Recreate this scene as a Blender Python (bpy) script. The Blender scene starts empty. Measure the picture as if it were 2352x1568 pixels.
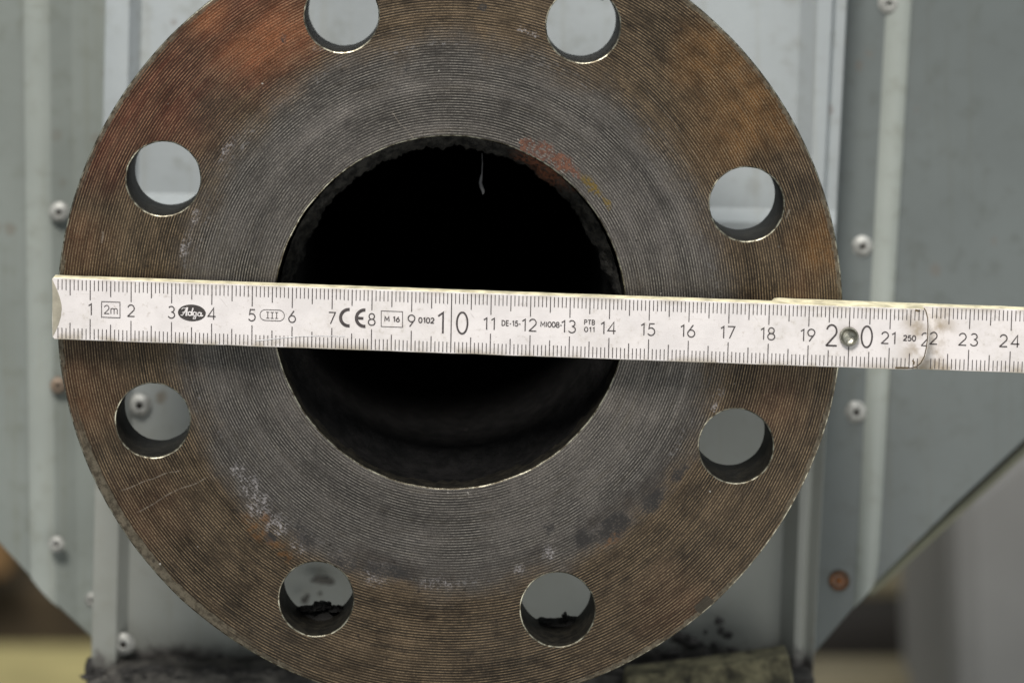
import bpy, bmesh, math, random
from mathutils import Vector, noise as mnoise
random.seed(7)
scn = bpy.context.scene

# ------------------------------------------------------------------ camera
# measured on the photograph: (u, v) on a 2352-wide print of it; 9.03 units = 1 mm on the flange face (plane Y = 0)
S = 9030.0
DC = 0.738                      # camera distance to the flange face
FU, FV = 1033.0, 717.0          # flange centre on the print
VU, VV = 1040.0, -460.0         # vanishing point of the bolt holes
CX, CZ = (VU - FU) / S, (FV - VV) / S
def at(u, v, y=0.0):
    k = (DC + y) / DC / S
    return Vector((CX + (u - VU) * k, y, CZ - (v - VV) * k))
K = 2352 / 2560.0
def atp(px, py, y=0.0):
    return at(px * K, py * K, y)

cam_d = bpy.data.cameras.new('camera')
cam = bpy.data.objects.new('camera', cam_d)
scn.collection.objects.link(cam)
cam.location = (CX, -DC, CZ)
cam.rotation_euler = (math.radians(90), 0, 0)
W = 2352 / S
cam_d.sensor_width = 36
cam_d.lens = 36 * DC / W
cam_d.shift_x = (1176 - VU) / 2352
cam_d.shift_y = -(784 - VV) / 2352
cam_d.clip_start = 0.02
cam_d.clip_end = 50
cam_d.dof.use_dof = True
cam_d.dof.focus_distance = DC - 0.004
cam_d.dof.aperture_fstop = 7.5
scn.camera = cam

# ------------------------------------------------------------------ light
world = bpy.data.worlds.new('World')
scn.world = world
world.use_nodes = True
world.node_tree.nodes['Background'].inputs[0].default_value = (0.91, 0.975, 1.0, 1)
world.node_tree.nodes['Background'].inputs[1].default_value = 0.37

def area(name, loc, target, size, power, col, sy=None):
    d = bpy.data.lights.new(name, 'AREA')
    d.energy = power; d.color = col; d.size = size
    if sy: d.shape = 'RECTANGLE'; d.size_y = sy
    o = bpy.data.objects.new(name, d)
    scn.collection.objects.link(o)
    o.location = loc
    o.rotation_euler = (Vector(target) - Vector(loc)).to_track_quat('-Z', 'Y').to_euler()
    return o
area('key_lamp', (-0.30, -1.15, 1.35), (0, 0, 0), 0.46, 36, (1.0, 0.96, 0.90))
area('ceiling_lamp', (0.55, -0.55, 1.9), (0, 0.05, 0), 0.9, 12, (0.96, 0.98, 1.0), 0.4)

area('low_fill_lamp', (0.75, -0.85, -0.55), (0.05, 0.09, -0.07), 0.8, 3.6, (1.0, 0.98, 0.93))  # added fill, lifts the flange's shade on the lower plate

scn.view_settings.view_transform = 'Standard'
scn.view_settings.look = 'None'
scn.view_settings.exposure = 0.0
scn.view_settings.gamma = 1
scn.view_settings.use_curve_mapping = False

# ------------------------------------------------------------------ node helper
class G:
    def __init__(s, name):
        s.mat = bpy.data.materials.new(name); s.mat.use_nodes = True
        s.t = s.mat.node_tree
        s.b = s.t.nodes['Principled BSDF']
        tc = s.t.nodes.new('ShaderNodeTexCoord'); s.P = tc.outputs['Object']
    def lk(s, src, sock):
        if hasattr(src, 'is_linked'): s.t.links.new(src, sock)
        else:
            if isinstance(src, (tuple, list)) and len(src) == 3 and sock.type == 'RGBA': src = (*src, 1)
            sock.default_value = src
    def m(s, op, a, b=0.0, c=None, clamp=False):
        n = s.t.nodes.new('ShaderNodeMath'); n.operation = op; n.use_clamp = clamp
        s.lk(a, n.inputs[0]); s.lk(b, n.inputs[1])
        if c is not None: s.lk(c, n.inputs[2])
        return n.outputs[0]
    def mul(s, a, b): return s.m('MULTIPLY', a, b)
    def add(s, a, b): return s.m('ADD', a, b)
    def sub(s, a, b): return s.m('SUBTRACT', a, b)
    def mx(s, a, b): return s.m('MAXIMUM', a, b)
    def ss(s, x, a, b, lo=0.0, hi=1.0):
        n = s.t.nodes.new('ShaderNodeMapRange'); n.interpolation_type = 'SMOOTHSTEP'
        s.lk(x, n.inputs[0]); s.lk(a, n.inputs[1]); s.lk(b, n.inputs[2]); s.lk(lo, n.inputs[3]); s.lk(hi, n.inputs[4])
        return n.outputs[0]
    def mix(s, f, a, b):
        n = s.t.nodes.new('ShaderNodeMix'); n.data_type = 'RGBA'; n.clamp_factor = True
        s.lk(f, n.inputs[0]); s.lk(a, n.inputs[6]); s.lk(b, n.inputs[7])
        return n.outputs[2]
    def scale(s, col, f):
        n = s.t.nodes.new('ShaderNodeVectorMath'); n.operation = 'SCALE'
        s.lk(col, n.inputs[0]); s.lk(f, n.inputs[3]); return n.outputs[0]
    def noise(s, scale, detail=3, rough=0.55, vec=None, off=None):
        n = s.t.nodes.new('ShaderNodeTexNoise'); n.inputs['Scale'].default_value = scale
        n.inputs['Detail'].default_value = detail; n.inputs['Roughness'].default_value = rough
        v = vec if vec is not None else s.P
        if off is not None:
            a = s.t.nodes.new('ShaderNodeVectorMath'); a.operation = 'ADD'
            s.lk(v, a.inputs[0]); a.inputs[1].default_value = (off, off * .7, -off); v = a.outputs[0]
        s.t.links.new(v, n.inputs['Vector'])
        return n.outputs['Fac']
    def xyz(s, v=None):
        n = s.t.nodes.new('ShaderNodeSeparateXYZ'); s.t.links.new(v if v is not None else s.P, n.inputs[0]); return n.outputs
    def comb(s, x, y, z):
        n = s.t.nodes.new('ShaderNodeCombineXYZ'); s.lk(x, n.inputs[0]); s.lk(y, n.inputs[1]); s.lk(z, n.inputs[2]); return n.outputs[0]
    def bump(s, h, dist, strength=1.0, normal=None):
        n = s.t.nodes.new('ShaderNodeBump'); n.inputs['Distance'].default_value = dist
        s.lk(strength, n.inputs['Strength']); s.t.links.new(h, n.inputs['Height'])
        if normal is not None: s.t.links.new(normal, n.inputs['Normal'])
        return n.outputs[0]
    def out(s, col=None, rough=None, metal=None, normal=None, spec=None):
        if col is not None: s.lk(col, s.b.inputs['Base Color'])
        if rough is not None: s.lk(rough, s.b.inputs['Roughness'])
        if metal is not None: s.lk(metal, s.b.inputs['Metallic'])
        if spec is not None: s.lk(spec, s.b.inputs['Specular IOR Level'])
        if normal is not None: s.t.links.new(normal, s.b.inputs['Normal'])
        return s.mat

def simple(name, col, rough=0.6, metal=0.0, var=0.25, sc=300, bumpd=0.0):
    g = G(name)
    n = g.noise(sc, 4, 0.6)
    c = g.mix(g.ss(n, 0.3, 0.7), tuple(x * (1 - var) for x in col), tuple(min(1, x * (1 + var)) for x in col))
    nm = g.bump(n, bumpd) if bumpd else None
    return g.out(c, rough, metal, nm)

# ------------------------------------------------------------------ flange face material
def flange_material():
    g = G('turned_rusty_steel')
    x, y, z = g.xyz()
    # mm coordinates
    X = g.mul(x, 1000.0); Z = g.mul(z, 1000.0)
    nd = g.noise(90, 3); nd2 = g.noise(90, 3, off=3.3)
    fine = g.noise(900, 4, 0.65); fine2 = g.noise(520, 5, 0.7, off=1.7)
    Xd = g.add(X, g.mul(g.sub(nd, .5), 9.0)); Zd = g.add(Z, g.mul(g.sub(nd2, .5), 9.0))
    Xf = g.add(X, g.mul(g.sub(fine2, .5), 4.5)); Zf = g.add(Z, g.mul(g.sub(fine, .5), 4.5))
    R = g.m('SQRT', g.add(g.mul(X, X), g.mul(Z, Z)))
    TH = g.m('ARCTAN2', Z, X)
    def blob(u, v, ru, soft=0.5, fin=False, sx=1.0, ang=0.0):
        cx = (u - FU) / 9.03; cz = (FV - v) / 9.03; rr = ru / 9.03
        dx = g.sub(Xf if fin else Xd, cx); dz = g.sub(Zf if fin else Zd, cz)
        if sx != 1.0:
            ca, sa = math.cos(ang), math.sin(ang)
            a = g.add(g.mul(dx, ca), g.mul(dz, sa)); b = g.sub(g.mul(dz, ca), g.mul(dx, sa))
            dx = g.mul(a, 1 / sx); dz = b
        d = g.m('SQRT', g.add(g.mul(dx, dx), g.mul(dz, dz)))
        return g.ss(d, rr, rr * (1 - soft), 0.0, 1.0) if False else g.ss(d, rr * (1 - soft), rr, 1.0, 0.0)
    def union(bs):
        o = bs[0]
        for b in bs[1:]: o = g.mx(o, b)
        return o
    # polar streaks that follow the turning
    pv = g.comb(g.mul(R, 0.55), g.mul(TH, 3.0), 0.0)
    streak = g.noise(1.0, 4, 0.65, pv)
    pv2 = g.comb(g.mul(R, 2.6), g.mul(TH, 22.0), 3.0)
    streak2 = g.noise(1.0, 3, 0.7, pv2)
    wear = g.noise(140, 4, 0.6, off=6.0)
    # grooves, pitch 0.68 mm, slightly wandering
    Rw = g.add(R, g.mul(g.sub(g.noise(35, 2, off=9.1), .5), 0.6))
    ph = g.m('ADD', g.mul(Rw, 2 * math.pi / 0.68), TH)
    s = g.m('SINE', ph)
    ridge = g.ss(s, 0.0, 0.95)
    # large colour regions (oxide tints and rust on the steel itself)
    base = g.mix(g.ss(streak, .35, .65), (.068, .048, .030), (.034, .025, .017))
    red = union([blob(330, 190, 300, .8), blob(560, 60, 260, .8), blob(215, 330, 150, .8)])
    base = g.mix(g.mul(red, g.ss(streak, .25, .75, .35, .95)), base, (.102, .032, .019))
    hot = union([blob(610, 85, 120, .9, sx=1.6, ang=.5), blob(470, 30, 90, .9)])
    base = g.mix(g.mul(hot, .7), base, (.20, .072, .028))
    left = union([blob(170, 560, 130, .9), blob(185, 900, 150, .9), blob(160, 700, 110, .9)])
    base = g.mix(g.mul(left, .6), base, (.120, .058, .029))
    og = union([blob(1740, 260, 230, .9), blob(1640, 130, 150, .9), blob(1880, 560, 110, .9)])
    base = g.mix(g.mul(og, g.ss(wear, .3, .7, .45, 1.0)), base, (.155, .074, .022))
    rr2 = union([blob(1780, 930, 120, .9), blob(330, 1180, 160, .9), blob(1550, 1400, 140, .9), blob(1840, 660, 70, .8)])
    base = g.mix(g.mul(rr2, .55), base, (.092, .048, .027))
    dk = union([blob(1800, 400, 110, .9), blob(1690, 640, 70, .9), blob(480, 250, 90, .9), blob(1150, 1500, 230, .9), blob(620, 1500, 180, .9)])
    base = g.mix(g.mul(dk, .55), base, (.038, .031, .024))
    # grey band where the gasket sat
    rim_n = g.add(R, g.add(g.mul(g.sub(nd, .5), 9.0), g.mul(g.sub(fine2, .5), 4.0)))
    rad = g.noise(1.0, 3, .6, g.comb(g.mul(R, .16), g.mul(TH, .35), 7.0))
    blot = g.noise(62, 4, .62, off=21.)
    inner = g.ss(g.add(rim_n, g.mul(g.sub(blot, .5), 16.0)), 63.0, 75.0, 1.0, 0.0)
    grey = g.mix(g.ss(wear, .32, .68), (.108, .096, .086), (.052, .047, .044))
    grey = g.mix(g.ss(streak, .5, .75, 0, .55), grey, (.082, .068, .050))
    mau = union([blob(1500, 500, 200, .9), blob(760, 330, 190, .9), blob(1600, 620, 130, .9)])
    grey = g.mix(g.mul(mau, .45), grey, (.120, .107, .100))
    base = g.mix(inner, base, grey)
    base = g.scale(base, g.mul(g.ss(blot, .36, .64, .72, 1.18), g.ss(rad, .35, .65, .70, 1.26)))
    # ridges worn to lighter metal; valleys keep dark oxide
    rid_c = g.mix(inner, g.mix(red, (.235, .170, .102), (.28, .150, .086)), (.240, .220, .192))
    rid_f = g.mul(ridge, g.ss(g.add(g.mul(streak2, .6), g.mul(wear, .4)), .38, .60, .10, .92))
    grain = g.noise(2600, 2, .6)
    base = g.scale(base, g.ss(grain, .32, .68, .66, 1.36))
    rid_c = g.scale(rid_c, g.ss(g.noise(1700, 2, .6, off=5.5), .34, .66, .62, 1.30))
    col = g.mix(rid_f, g.scale(base, g.ss(s, -.9, .4, .80, 1.12)), rid_c)
    # outermost rim: worn chamfer land, tan, without grooves, in patches
    rimmask = g.mul(g.ss(g.add(R, g.mul(g.sub(fine, .5), 2.6)), 98.5, 99.0), g.ss(g.noise(1.0, 3, .6, g.comb(g.mul(TH, 4.0), 1.0, 0.0)), .40, .56))
    lowleft = g.mul(g.ss(g.add(R, g.mul(g.sub(g.noise(200, 3, .6, off=2.9), .5), 2.2)), 97.4, 97.7), g.ss(g.m('ABSOLUTE', g.add(TH, 2.62)), .42, .30, 0, 1) if False else g.ss(g.m('ABSOLUTE', g.add(TH, 2.50)), .25, .45, 1.0, 0.0))
    land = g.mx(rimmask, lowleft)
    col = g.mix(g.mul(land, .9), col, g.mix(g.ss(fine2, .35, .62), (.065, .054, .038), (.17, .145, .105)))
    # dark nick on the lower right rim
    nick = union([blob(1610, 1380, 21, .2, sx=1.0)])
    col = g.mix(g.mul(nick, g.ss(R, 97.0, 97.4)), col, (.055, .046, .034))
    # gasket residue
    f3 = g.noise(1500, 4, .7, off=31.)
    spk = g.ss(g.add(g.mul(fine2, .5), g.mul(f3, .5)), .46, .60); spk2 = g.ss(fine, .50, .60)
    band = g.mul(g.ss(g.m('ABSOLUTE', g.sub(rim_n, 67.6)), 0.3, 1.7, 1.0, 0.0), g.ss(streak, .48, .62))
    pale = union([blob(572, 1115, 34, .5, True), blob(598, 1160, 36, .5, True), blob(640, 1205, 34, .6, True), blob(690, 1250, 30, .7, True),
                  blob(548, 1080, 22, .6, True), blob(1262, 1268, 22, .6, True), blob(1195, 1308, 16, .6, True), blob(860, 1326, 24, .9, True, 2.0, -.3),
                  blob(1010, 1340, 18, .95, True, 4.0, 0.0), blob(1652, 900, 16, .7, True, 2.6, 1.35), blob(1645, 935, 12, .6, True), blob(428, 560, 14, .7, True, 3.6, 1.35),
                  blob(520, 345, 16, .8, True, 3.4, .95), blob(450, 500, 12, .7, True, 2.5, 1.1), blob(750, 105, 12, .6, True, 3, .3), blob(1215, 75, 9, .5, True, 4.0, -.35)])
    arcm = g.ss(g.m('ABSOLUTE', g.add(TH, 1.50)), .95, 1.25, 1.0, 0.0)
    dband = g.mul(g.mul(g.ss(g.m('ABSOLUTE', g.sub(rim_n, 66.5)), 1.0, 4.5, 1.0, 0.0), arcm), g.ss(blot, .38, .60, .15, .85))
    col = g.mix(g.mul(dband, .8), col, (.026, .023, .022))
    col = g.mix(g.mul(pale, g.mul(spk, .75)), col, g.mix(g.ss(f3, .42, .62), (.15, .14, .145), (.30, .285, .29)))
    col = g.mix(g.mul(band, g.mul(spk2, .5)), col, (.22, .21, .21))
    dark = union([blob(1410, 1208, 36, .5, True, 2.0, .55), blob(1345, 1235, 28, .5, True, 1.5, .3), blob(1500, 1150, 24, .5, True, 2.2, .8), blob(1262, 1215, 18, .5, True),
                  blob(700, 1230, 30, .6, True, 2.0, -.8), blob(790, 1290, 26, .6, True, 2.0, -.5), blob(620, 1235, 20, .6, True), blob(1560, 1085, 16, .6, True, 2.6, .9),
                  blob(650, 90, 8, .3, True), blob(1110, 18, 9, .3, True), blob(890, 1310, 25, .6, True, 3, -.2), blob(930, 160, 10, .8, True, 2, 1)])
    col = g.mix(g.mul(dark, g.mul(g.ss(g.add(g.mul(wear, .5), g.mul(f3, .5)), .36, .54), .95)), col, (.014, .0125, .012))
    rus = union([blob(590, 1215, 22, .7, True, 2.8, -.85), blob(650, 1265, 22, .7, True, 2.4, -.7), blob(1400, 1245, 16, .7, True, 2.8, .6), blob(610, 1190, 16, .6, True)])
    col = g.mix(g.mul(rus, g.ss(fine2, .42, .60, 0, .6)), col, (.17, .080, .028))
    # rust and yellow paint at the bore edge
    rust = union([blob(1212, 336, 22, .3, True), blob(1248, 348, 28, .3, True), blob(1290, 372, 24, .3, True, 1.5, -.6), blob(1322, 396, 12, .5, True, 1.8, -.8)])
    col = g.mix(g.mul(rust, g.ss(g.add(g.mul(g.noise(1100, 3, .6, off=41.), .6), g.mul(fine2, .4)), .42, .53, .12, 1)), col, g.mix(spk, (.060, .022, .012), (.135, .055, .030)))
    yel = union([blob(1358, 425, 14, .6, True, 3.0, -.85), blob(1395, 465, 8, .7, True, 3.0, -.9)])
    col = g.mix(g.mul(yel, g.ss(fine, .4, .56, .15, .85)), col, (.19, .125, .020))
    # scratches across the face
    def scr(u0, v0, u1, v1, w, soft=1.6):
        L = math.hypot(u1 - u0, v1 - v0); ang = math.atan2(-(v1 - v0), u1 - u0)
        cx = ((u0 + u1) / 2 - FU) / 9.03; cz = (FV - (v0 + v1) / 2) / 9.03
        nx = g.add(X, g.mul(g.sub(nd, .5), 3.0)); nz = g.add(Z, g.mul(g.sub(nd2, .5), 3.0))
        dx = g.sub(nx, cx); dz = g.sub(nz, cz); ca, sa = math.cos(ang), math.sin(ang)
        a = g.m('ABSOLUTE', g.add(g.mul(dx, ca), g.mul(dz, sa))); b = g.m('ABSOLUTE', g.sub(g.mul(dz, ca), g.mul(dx, sa)))
        return g.mul(g.ss(b, w * .4, w * soft, 1, 0), g.ss(a, L / 18.06 * .8, L / 18.06, 1, 0))
    sc = union([scr(270, 1128, 420, 1075, .16), scr(310, 1180, 480, 1090, .16), scr(900, 260, 960, 330, .10), scr(1520, 320, 1590, 390, .1),
                scr(236, 530, 232, 560, .22), scr(1812, 480, 1800, 500, .22), scr(1480, 200, 1620, 380, .07)])
    col = g.mix(g.mul(sc, g.ss(fine, .35, .6, .05, .42)), col, (.36, .31, .25))
    vor = g.t.nodes.new('ShaderNodeTexVoronoi'); vor.inputs['Scale'].default_value = 190; vor.inputs['Randomness'].default_value = 1
    g.t.links.new(g.P, vor.inputs['Vector'])
    fle = g.mul(g.ss(g.add(vor.outputs['Distance'], g.mul(g.sub(f3, .5), .22)), .015, .06, 1, 0), g.ss(g.noise(60, 2, off=4.4), .5, .56))
    col = g.mix(g.mul(fle, .7), col, (.6, .56, .5))
    vor2 = g.t.nodes.new('ShaderNodeTexVoronoi'); vor2.inputs['Scale'].default_value = 260
    g.t.links.new(g.P, vor2.inputs['Vector'])
    pit = g.mul(g.ss(vor2.outputs['Distance'], .07, .16, 1, 0), g.ss(g.noise(70, 2, off=8.4), .5, .6))
    col = g.mix(g.mul(pit, .6), col, (.015, .012, .010))
    res = g.mx(g.mul(pale, spk), g.mx(g.mul(dark, .8), rust))
    metal = g.m('SUBTRACT', .62, g.mul(res, .6), clamp=True)
    rough = g.add(g.ss(g.add(wear, g.mul(fine, .4)), .45, .9, .36, .55), g.mul(res, .3))
    gstr = g.m('SUBTRACT', 1.0, g.mx(g.mul(land, .95), g.mul(res, .7)), clamp=True)
    h = g.mul(s, gstr)
    h = g.mul(h, g.ss(g.noise(1.0, 3, .6, g.comb(g.mul(R, .9), g.mul(TH, 9.0), 5.0)), .35, .60, .35, 1.25))
    n1 = g.bump(h, 0.000022)
    n2 = g.bump(g.add(fine2, g.mul(fine, .5)), 0.00010, 0.8, n1)
    return g.out(col, rough, metal, n2)

def bare_edge():
    g = G('bright_worn_steel')
    n = g.noise(500, 4, .6); n2 = g.noise(120, 3)
    c = g.mix(g.ss(n, .40, .60), (.10, .085, .06), (.44, .42, .33))
    c = g.mix(g.ss(n2, .46, .62, 0, .8), c, (.07, .058, .042))
    return g.out(c, .36, .92, g.bump(n, .0001))

def hole_wall():
    g = G('oily_black_steel')
    n = g.noise(400, 4, .6)
    c = g.mix(g.ss(n, .35, .7), (.006, .0055, .0045), (.018, .016, .012))
    return g.out(c, .6, .0, g.bump(n, .00025), spec=.2)

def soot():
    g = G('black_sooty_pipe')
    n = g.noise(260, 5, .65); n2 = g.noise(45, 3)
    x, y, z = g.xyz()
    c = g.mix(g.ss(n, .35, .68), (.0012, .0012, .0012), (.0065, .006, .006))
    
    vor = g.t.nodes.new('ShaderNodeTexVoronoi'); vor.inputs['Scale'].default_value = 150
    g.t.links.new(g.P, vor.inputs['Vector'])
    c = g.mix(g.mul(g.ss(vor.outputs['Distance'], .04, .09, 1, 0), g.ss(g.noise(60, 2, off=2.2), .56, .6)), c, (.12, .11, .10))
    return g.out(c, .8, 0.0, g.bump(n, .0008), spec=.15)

# ------------------------------------------------------------------ painted sheet metal
def paint(name, col, speck=.5, grime=None, gcol=(.045, .042, .04)):
    g = G(name)
    x, y, z = g.xyz()
    big = g.noise(14, 4, .6); n = g.noise(160, 4, .6, off=2.0); f = g.noise(1400, 2, .5)
    c = g.mix(g.ss(big, .3, .7), tuple(v * .90 for v in col), tuple(v * 1.05 for v in col))
    c = g.mix(g.ss(n, .50, .75, 0, .42), c, (col[0] * .62, col[1] * .60, col[2] * .52))
    run = g.noise(1.0, 4, .6, g.comb(g.mul(x, 260.), 0.0, g.mul(z, 9.)))
    c = g.mix(g.ss(run, .52, .72, 0, .34), c, (col[0] * .75, col[1] * .70, col[2] * .58))
    vor = g.t.nodes.new('ShaderNodeTexVoronoi'); vor.inputs['Scale'].default_value = 85
    g.t.links.new(g.P, vor.inputs['Vector'])
    sp = g.mul(g.ss(g.add(vor.outputs['Distance'], g.mul(g.sub(n, .5), .5)), .07, .20, 1, 0), g.ss(g.noise(22, 2, off=7.), .46, .60))
    c = g.mix(g.mul(sp, speck), c, (.14, .10, .07))
    if grime:
        bounce_tint = g.ss(g.add(z, g.mul(g.sub(big, .5), .08)), -.07, .01, .6, 0.0)  # olive shade and reflected light painted low on the plate
        c = g.mix(bounce_tint, c, (col[0] * .92, col[1] * .84, col[2] * .68))
        z0, z1 = grime
        a = g.add(z, g.mul(g.sub(g.noise(75, 5, .72, off=5.), .5), abs(z1 - z0) * 2.6))
        m = g.ss(a, z0, z1, 1.0, 0.0)
        a2 = g.add(z, g.mul(g.sub(g.noise(150, 4, .7, off=15.), .5), abs(z1 - z0) * 6.5))
        m2 = g.mul(g.ss(a2, z0, z0 + (z1 - z0) * .35, 1.0, 0.0), .8)
        c = g.mix(g.mx(m, m2), c, g.mix(g.ss(n, .4, .6), gcol, tuple(v * 3.2 for v in gcol)))
    return g.out(c, .45, 0.0, g.bump(g.add(n, g.mul(f, .35)), .00014, 1.0, g.bump(g.noise(11, 2, .5, off=12.), .006)), spec=.4)

M_face = flange_material()
M_edge = bare_edge()
M_hole = hole_wall()
M_soot = soot()
zb = at(1000, 1515, .085).z
M_plate = paint('light_grey_paint', (.325, .352, .362), .8, (zb - .0005, zb + .005))
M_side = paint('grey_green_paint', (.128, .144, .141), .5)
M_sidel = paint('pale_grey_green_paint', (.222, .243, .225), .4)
M_rivet = simple('dull_aluminium', (.34, .34, .32), .5, .25, .35, 500, .0001)
M_rivdark = simple('dark_mandrel', (.035, .028, .022), .7)
M_rust = simple('rust', (.17, .062, .016), .9, 0, .6, 600, .0006)
M_rustdark = simple('dark_rust', (.07, .035, .016), .9, 0, .5, 500, .0004)
M_crud = simple('greasy_black_dirt', (.035, .033, .031), .85, 0, .6, 350, .002)
M_base = simple('dirty_base_rail', (.062, .058, .052), .85, 0, .75, 150, .0015)
M_wedge = simple('yellowed_dirty_wood', (.115, .105, .062), .85, 0, .8, 160, .0006)

# ------------------------------------------------------------------ object helpers
def link(name, me, mat, parent=None):
    o = bpy.data.objects.new(name, me)
    scn.collection.objects.link(o)
    if mat is not None:
        for m_ in (mat if isinstance(mat, (list, tuple)) else [mat]): me.materials.append(m_)
    if parent: o.parent = parent
    return o
def empty(name, loc=(0, 0, 0)):
    o = bpy.data.objects.new(name, None); scn.collection.objects.link(o)
    o.location = loc; o.empty_display_size = .01
    return o
def tag(o, label=None, cat=None, group=None, kind=None):
    if label: o['label'] = label
    if cat: o['category'] = cat
    if group: o['group'] = group
    if kind: o['kind'] = kind
    return o
def mesh(name, verts, faces, mat, parent=None, smooth=None, mi=None):
    me = bpy.data.meshes.new(name)
    me.from_pydata([tuple(v) for v in verts], [], faces)
    if mi:
        for p, i in zip(me.polygons, mi): p.material_index = i
    bm = bmesh.new(); bm.from_mesh(me); bmesh.ops.recalc_face_normals(bm, faces=bm.faces); bm.to_mesh(me); bm.free()
    if smooth is not None:
        me.shade_smooth(); me.set_sharp_from_angle(angle=math.radians(smooth))
    return link(name, me, mat, parent)
def lathe(name, prof, seg, mat, parent=None, centre=(0, 0, 0), smooth=40, wob=None, caps=False, mi=None):
    """prof: list of (radius, y); axis along Y"""
    vs, fs, ms = [], [], []
    for i, (r, y) in enumerate(prof):
        for k in range(seg):
            a = 2 * math.pi * k / seg
            rr, yy = r, y
            if wob: rr, yy = wob(r, y, a, i)
            vs.append((centre[0] + rr * math.cos(a), centre[1] + yy, centre[2] + rr * math.sin(a)))
    for i in range(len(prof) - 1):
        for k in range(seg):
            a, b = i * seg + k, i * seg + (k + 1) % seg
            fs.append((a, b, b + seg, a + seg)); ms.append(mi[i] if mi else 0)
    if caps:
        fs.append(tuple(range(seg))); ms.append(0)
        n = (len(prof) - 1) * seg
        fs.append(tuple(range(n + seg - 1, n - 1, -1))); ms.append(mi[-1] if mi else 0)
    return mesh(name, vs, fs, mat, parent, smooth, ms)
def slab(name, front, depth, mat, parent=None, bev=0.0):
    """polygon (list of world points, seen from the camera) pushed back by depth along Y"""
    n = len(front)
    vs = [Vector(p) for p in front] + [Vector(p) + Vector((0, depth, 0)) for p in front]
    fs = [tuple(range(n)), tuple(range(2 * n - 1, n - 1, -1))] + [(i, i + n, (i + 1) % n + n, (i + 1) % n) for i in range(n)]
    o = mesh(name, vs, fs, mat, parent)
    if bev:
        b = o.modifiers.new('bevel', 'BEVEL'); b.width = bev; b.segments = 2; b.limit_method = 'ANGLE'
    return o

# ------------------------------------------------------------------ setting behind (blurred)
M_wall = simple('dark_brown_wall', (.055, .045, .030), .9, 0, .4, 6)
wall = slab('back_wall', [Vector((-2.5, 2.2, -.9)), Vector((2.5, 2.2, -.9)), Vector((2.5, 2.2, 1.6)), Vector((-2.5, 2.2, 1.6))], .1, M_wall)
tag(wall, kind='structure')
M_floor = simple('concrete_floor', (.16, .14, .10), .8, 0, .3, 5)
floor = slab('floor', [Vector((-2.5, -.3, -.60)), Vector((2.5, -.3, -.60)), Vector((2.5, -.3, -.50)), Vector((-2.5, -.3, -.50))], 2.6, M_floor)
tag(floor, kind='structure')

M_board = simple('pale_yellow_wood', (.44, .38, .17), .7, 0, .15, 30)
ZB = at(0, 1476, .75).z
brd = slab('wooden_board', [Vector((at(-300, 0, .55).x, .55, ZB)), Vector((at(420, 0, .55).x, .55, ZB)), Vector((at(420, 0, .55).x, .55, ZB - .05)), Vector((at(-300, 0, .55).x, .55, ZB - .05))], .20, M_board, bev=.003)
tag(brd, 'pale yellow wooden board, blurred, under the lower left corner of the grey housing', 'board')
M_beam = simple('brown_timber', (.055, .038, .018), .8, 0, .3, 25)
brk = slab('timber_beam', [at(-500, 1345, .85), at(400, 1345, .85), at(400, 1800, .85), at(-500, 1800, .85)], .10, M_beam, bev=.004)
tag(brk, 'dark brown timber behind the pale yellow board, bottom left', 'beam')
M_orange = simple('orange_crate_plastic', (.20, .115, .045), .7, 0, .2, 25)
orb = slab('orange_block', [at(-300, 1150, .80), at(22, 1150, .80), at(22, 1325, .80), at(-300, 1340, .80)], .04, M_orange, bev=.004)
tag(orb, 'small orange brown block under the slanted edge of the left panel', 'block')

M_cab = simple('grey_cabinet_paint', (.26, .255, .245), .6, 0, .10, 10)
cab = slab('grey_cabinet', [at(2180, 1130, .36), at(2900, 520, .36), at(2900, 1900, .36), at(2200, 1900, .36)], .14, M_cab, bev=.01)
tag(cab, 'blurred light grey cabinet at the right behind the slanted housing edge', 'cabinet')
M_tan = simple('tan_timber', (.19, .165, .105), .8, 0, .2, 20)
tn = slab('tan_crossbeam', [at(1780, 1060, .55), at(2260, 1060, .55), at(2260, 1405, .55), at(1780, 1405, .55)], .08, M_tan, bev=.012)
tag(tn, 'blurred tan beam above the black gap at lower right', 'beam')
M_gapshade = simple('gap_shade_black', (.012, .010, .008), .9, 0, .3, 20)
dkb = slab('gap_shade_slab', [at(1700, 1415, .50), at(2240, 1415, .50), at(2240, 1552, .50), at(1700, 1552, .50)], .04, M_gapshade, bev=.008)  # black slab set where the gap lies in shade
tag(dkb, 'black slab for the shade in the gap between the housing and the grey cabinet', 'dark gap')
tn2 = slab('tan_floor_beam', [at(1700, 1556, .47), at(2200, 1556, .47), at(2200, 1700, .47), at(1700, 1700, .47)], .06, M_tan, bev=.004)
tag(tn2, 'tan timber beam along the bottom edge below the black gap', 'beam')

# ------------------------------------------------------------------ housing
H = empty('machine_housing', at(1033, 1600, .12))
tag(H, 'grey painted sheet metal housing with ribs and rivets behind the steel flange', 'housing')
def hp(o):          # parent keeping world coordinates
    o.parent = H; o.matrix_parent_inverse = H.matrix_world.inverted()
    return o
bpy.context.view_layer.update()

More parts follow.
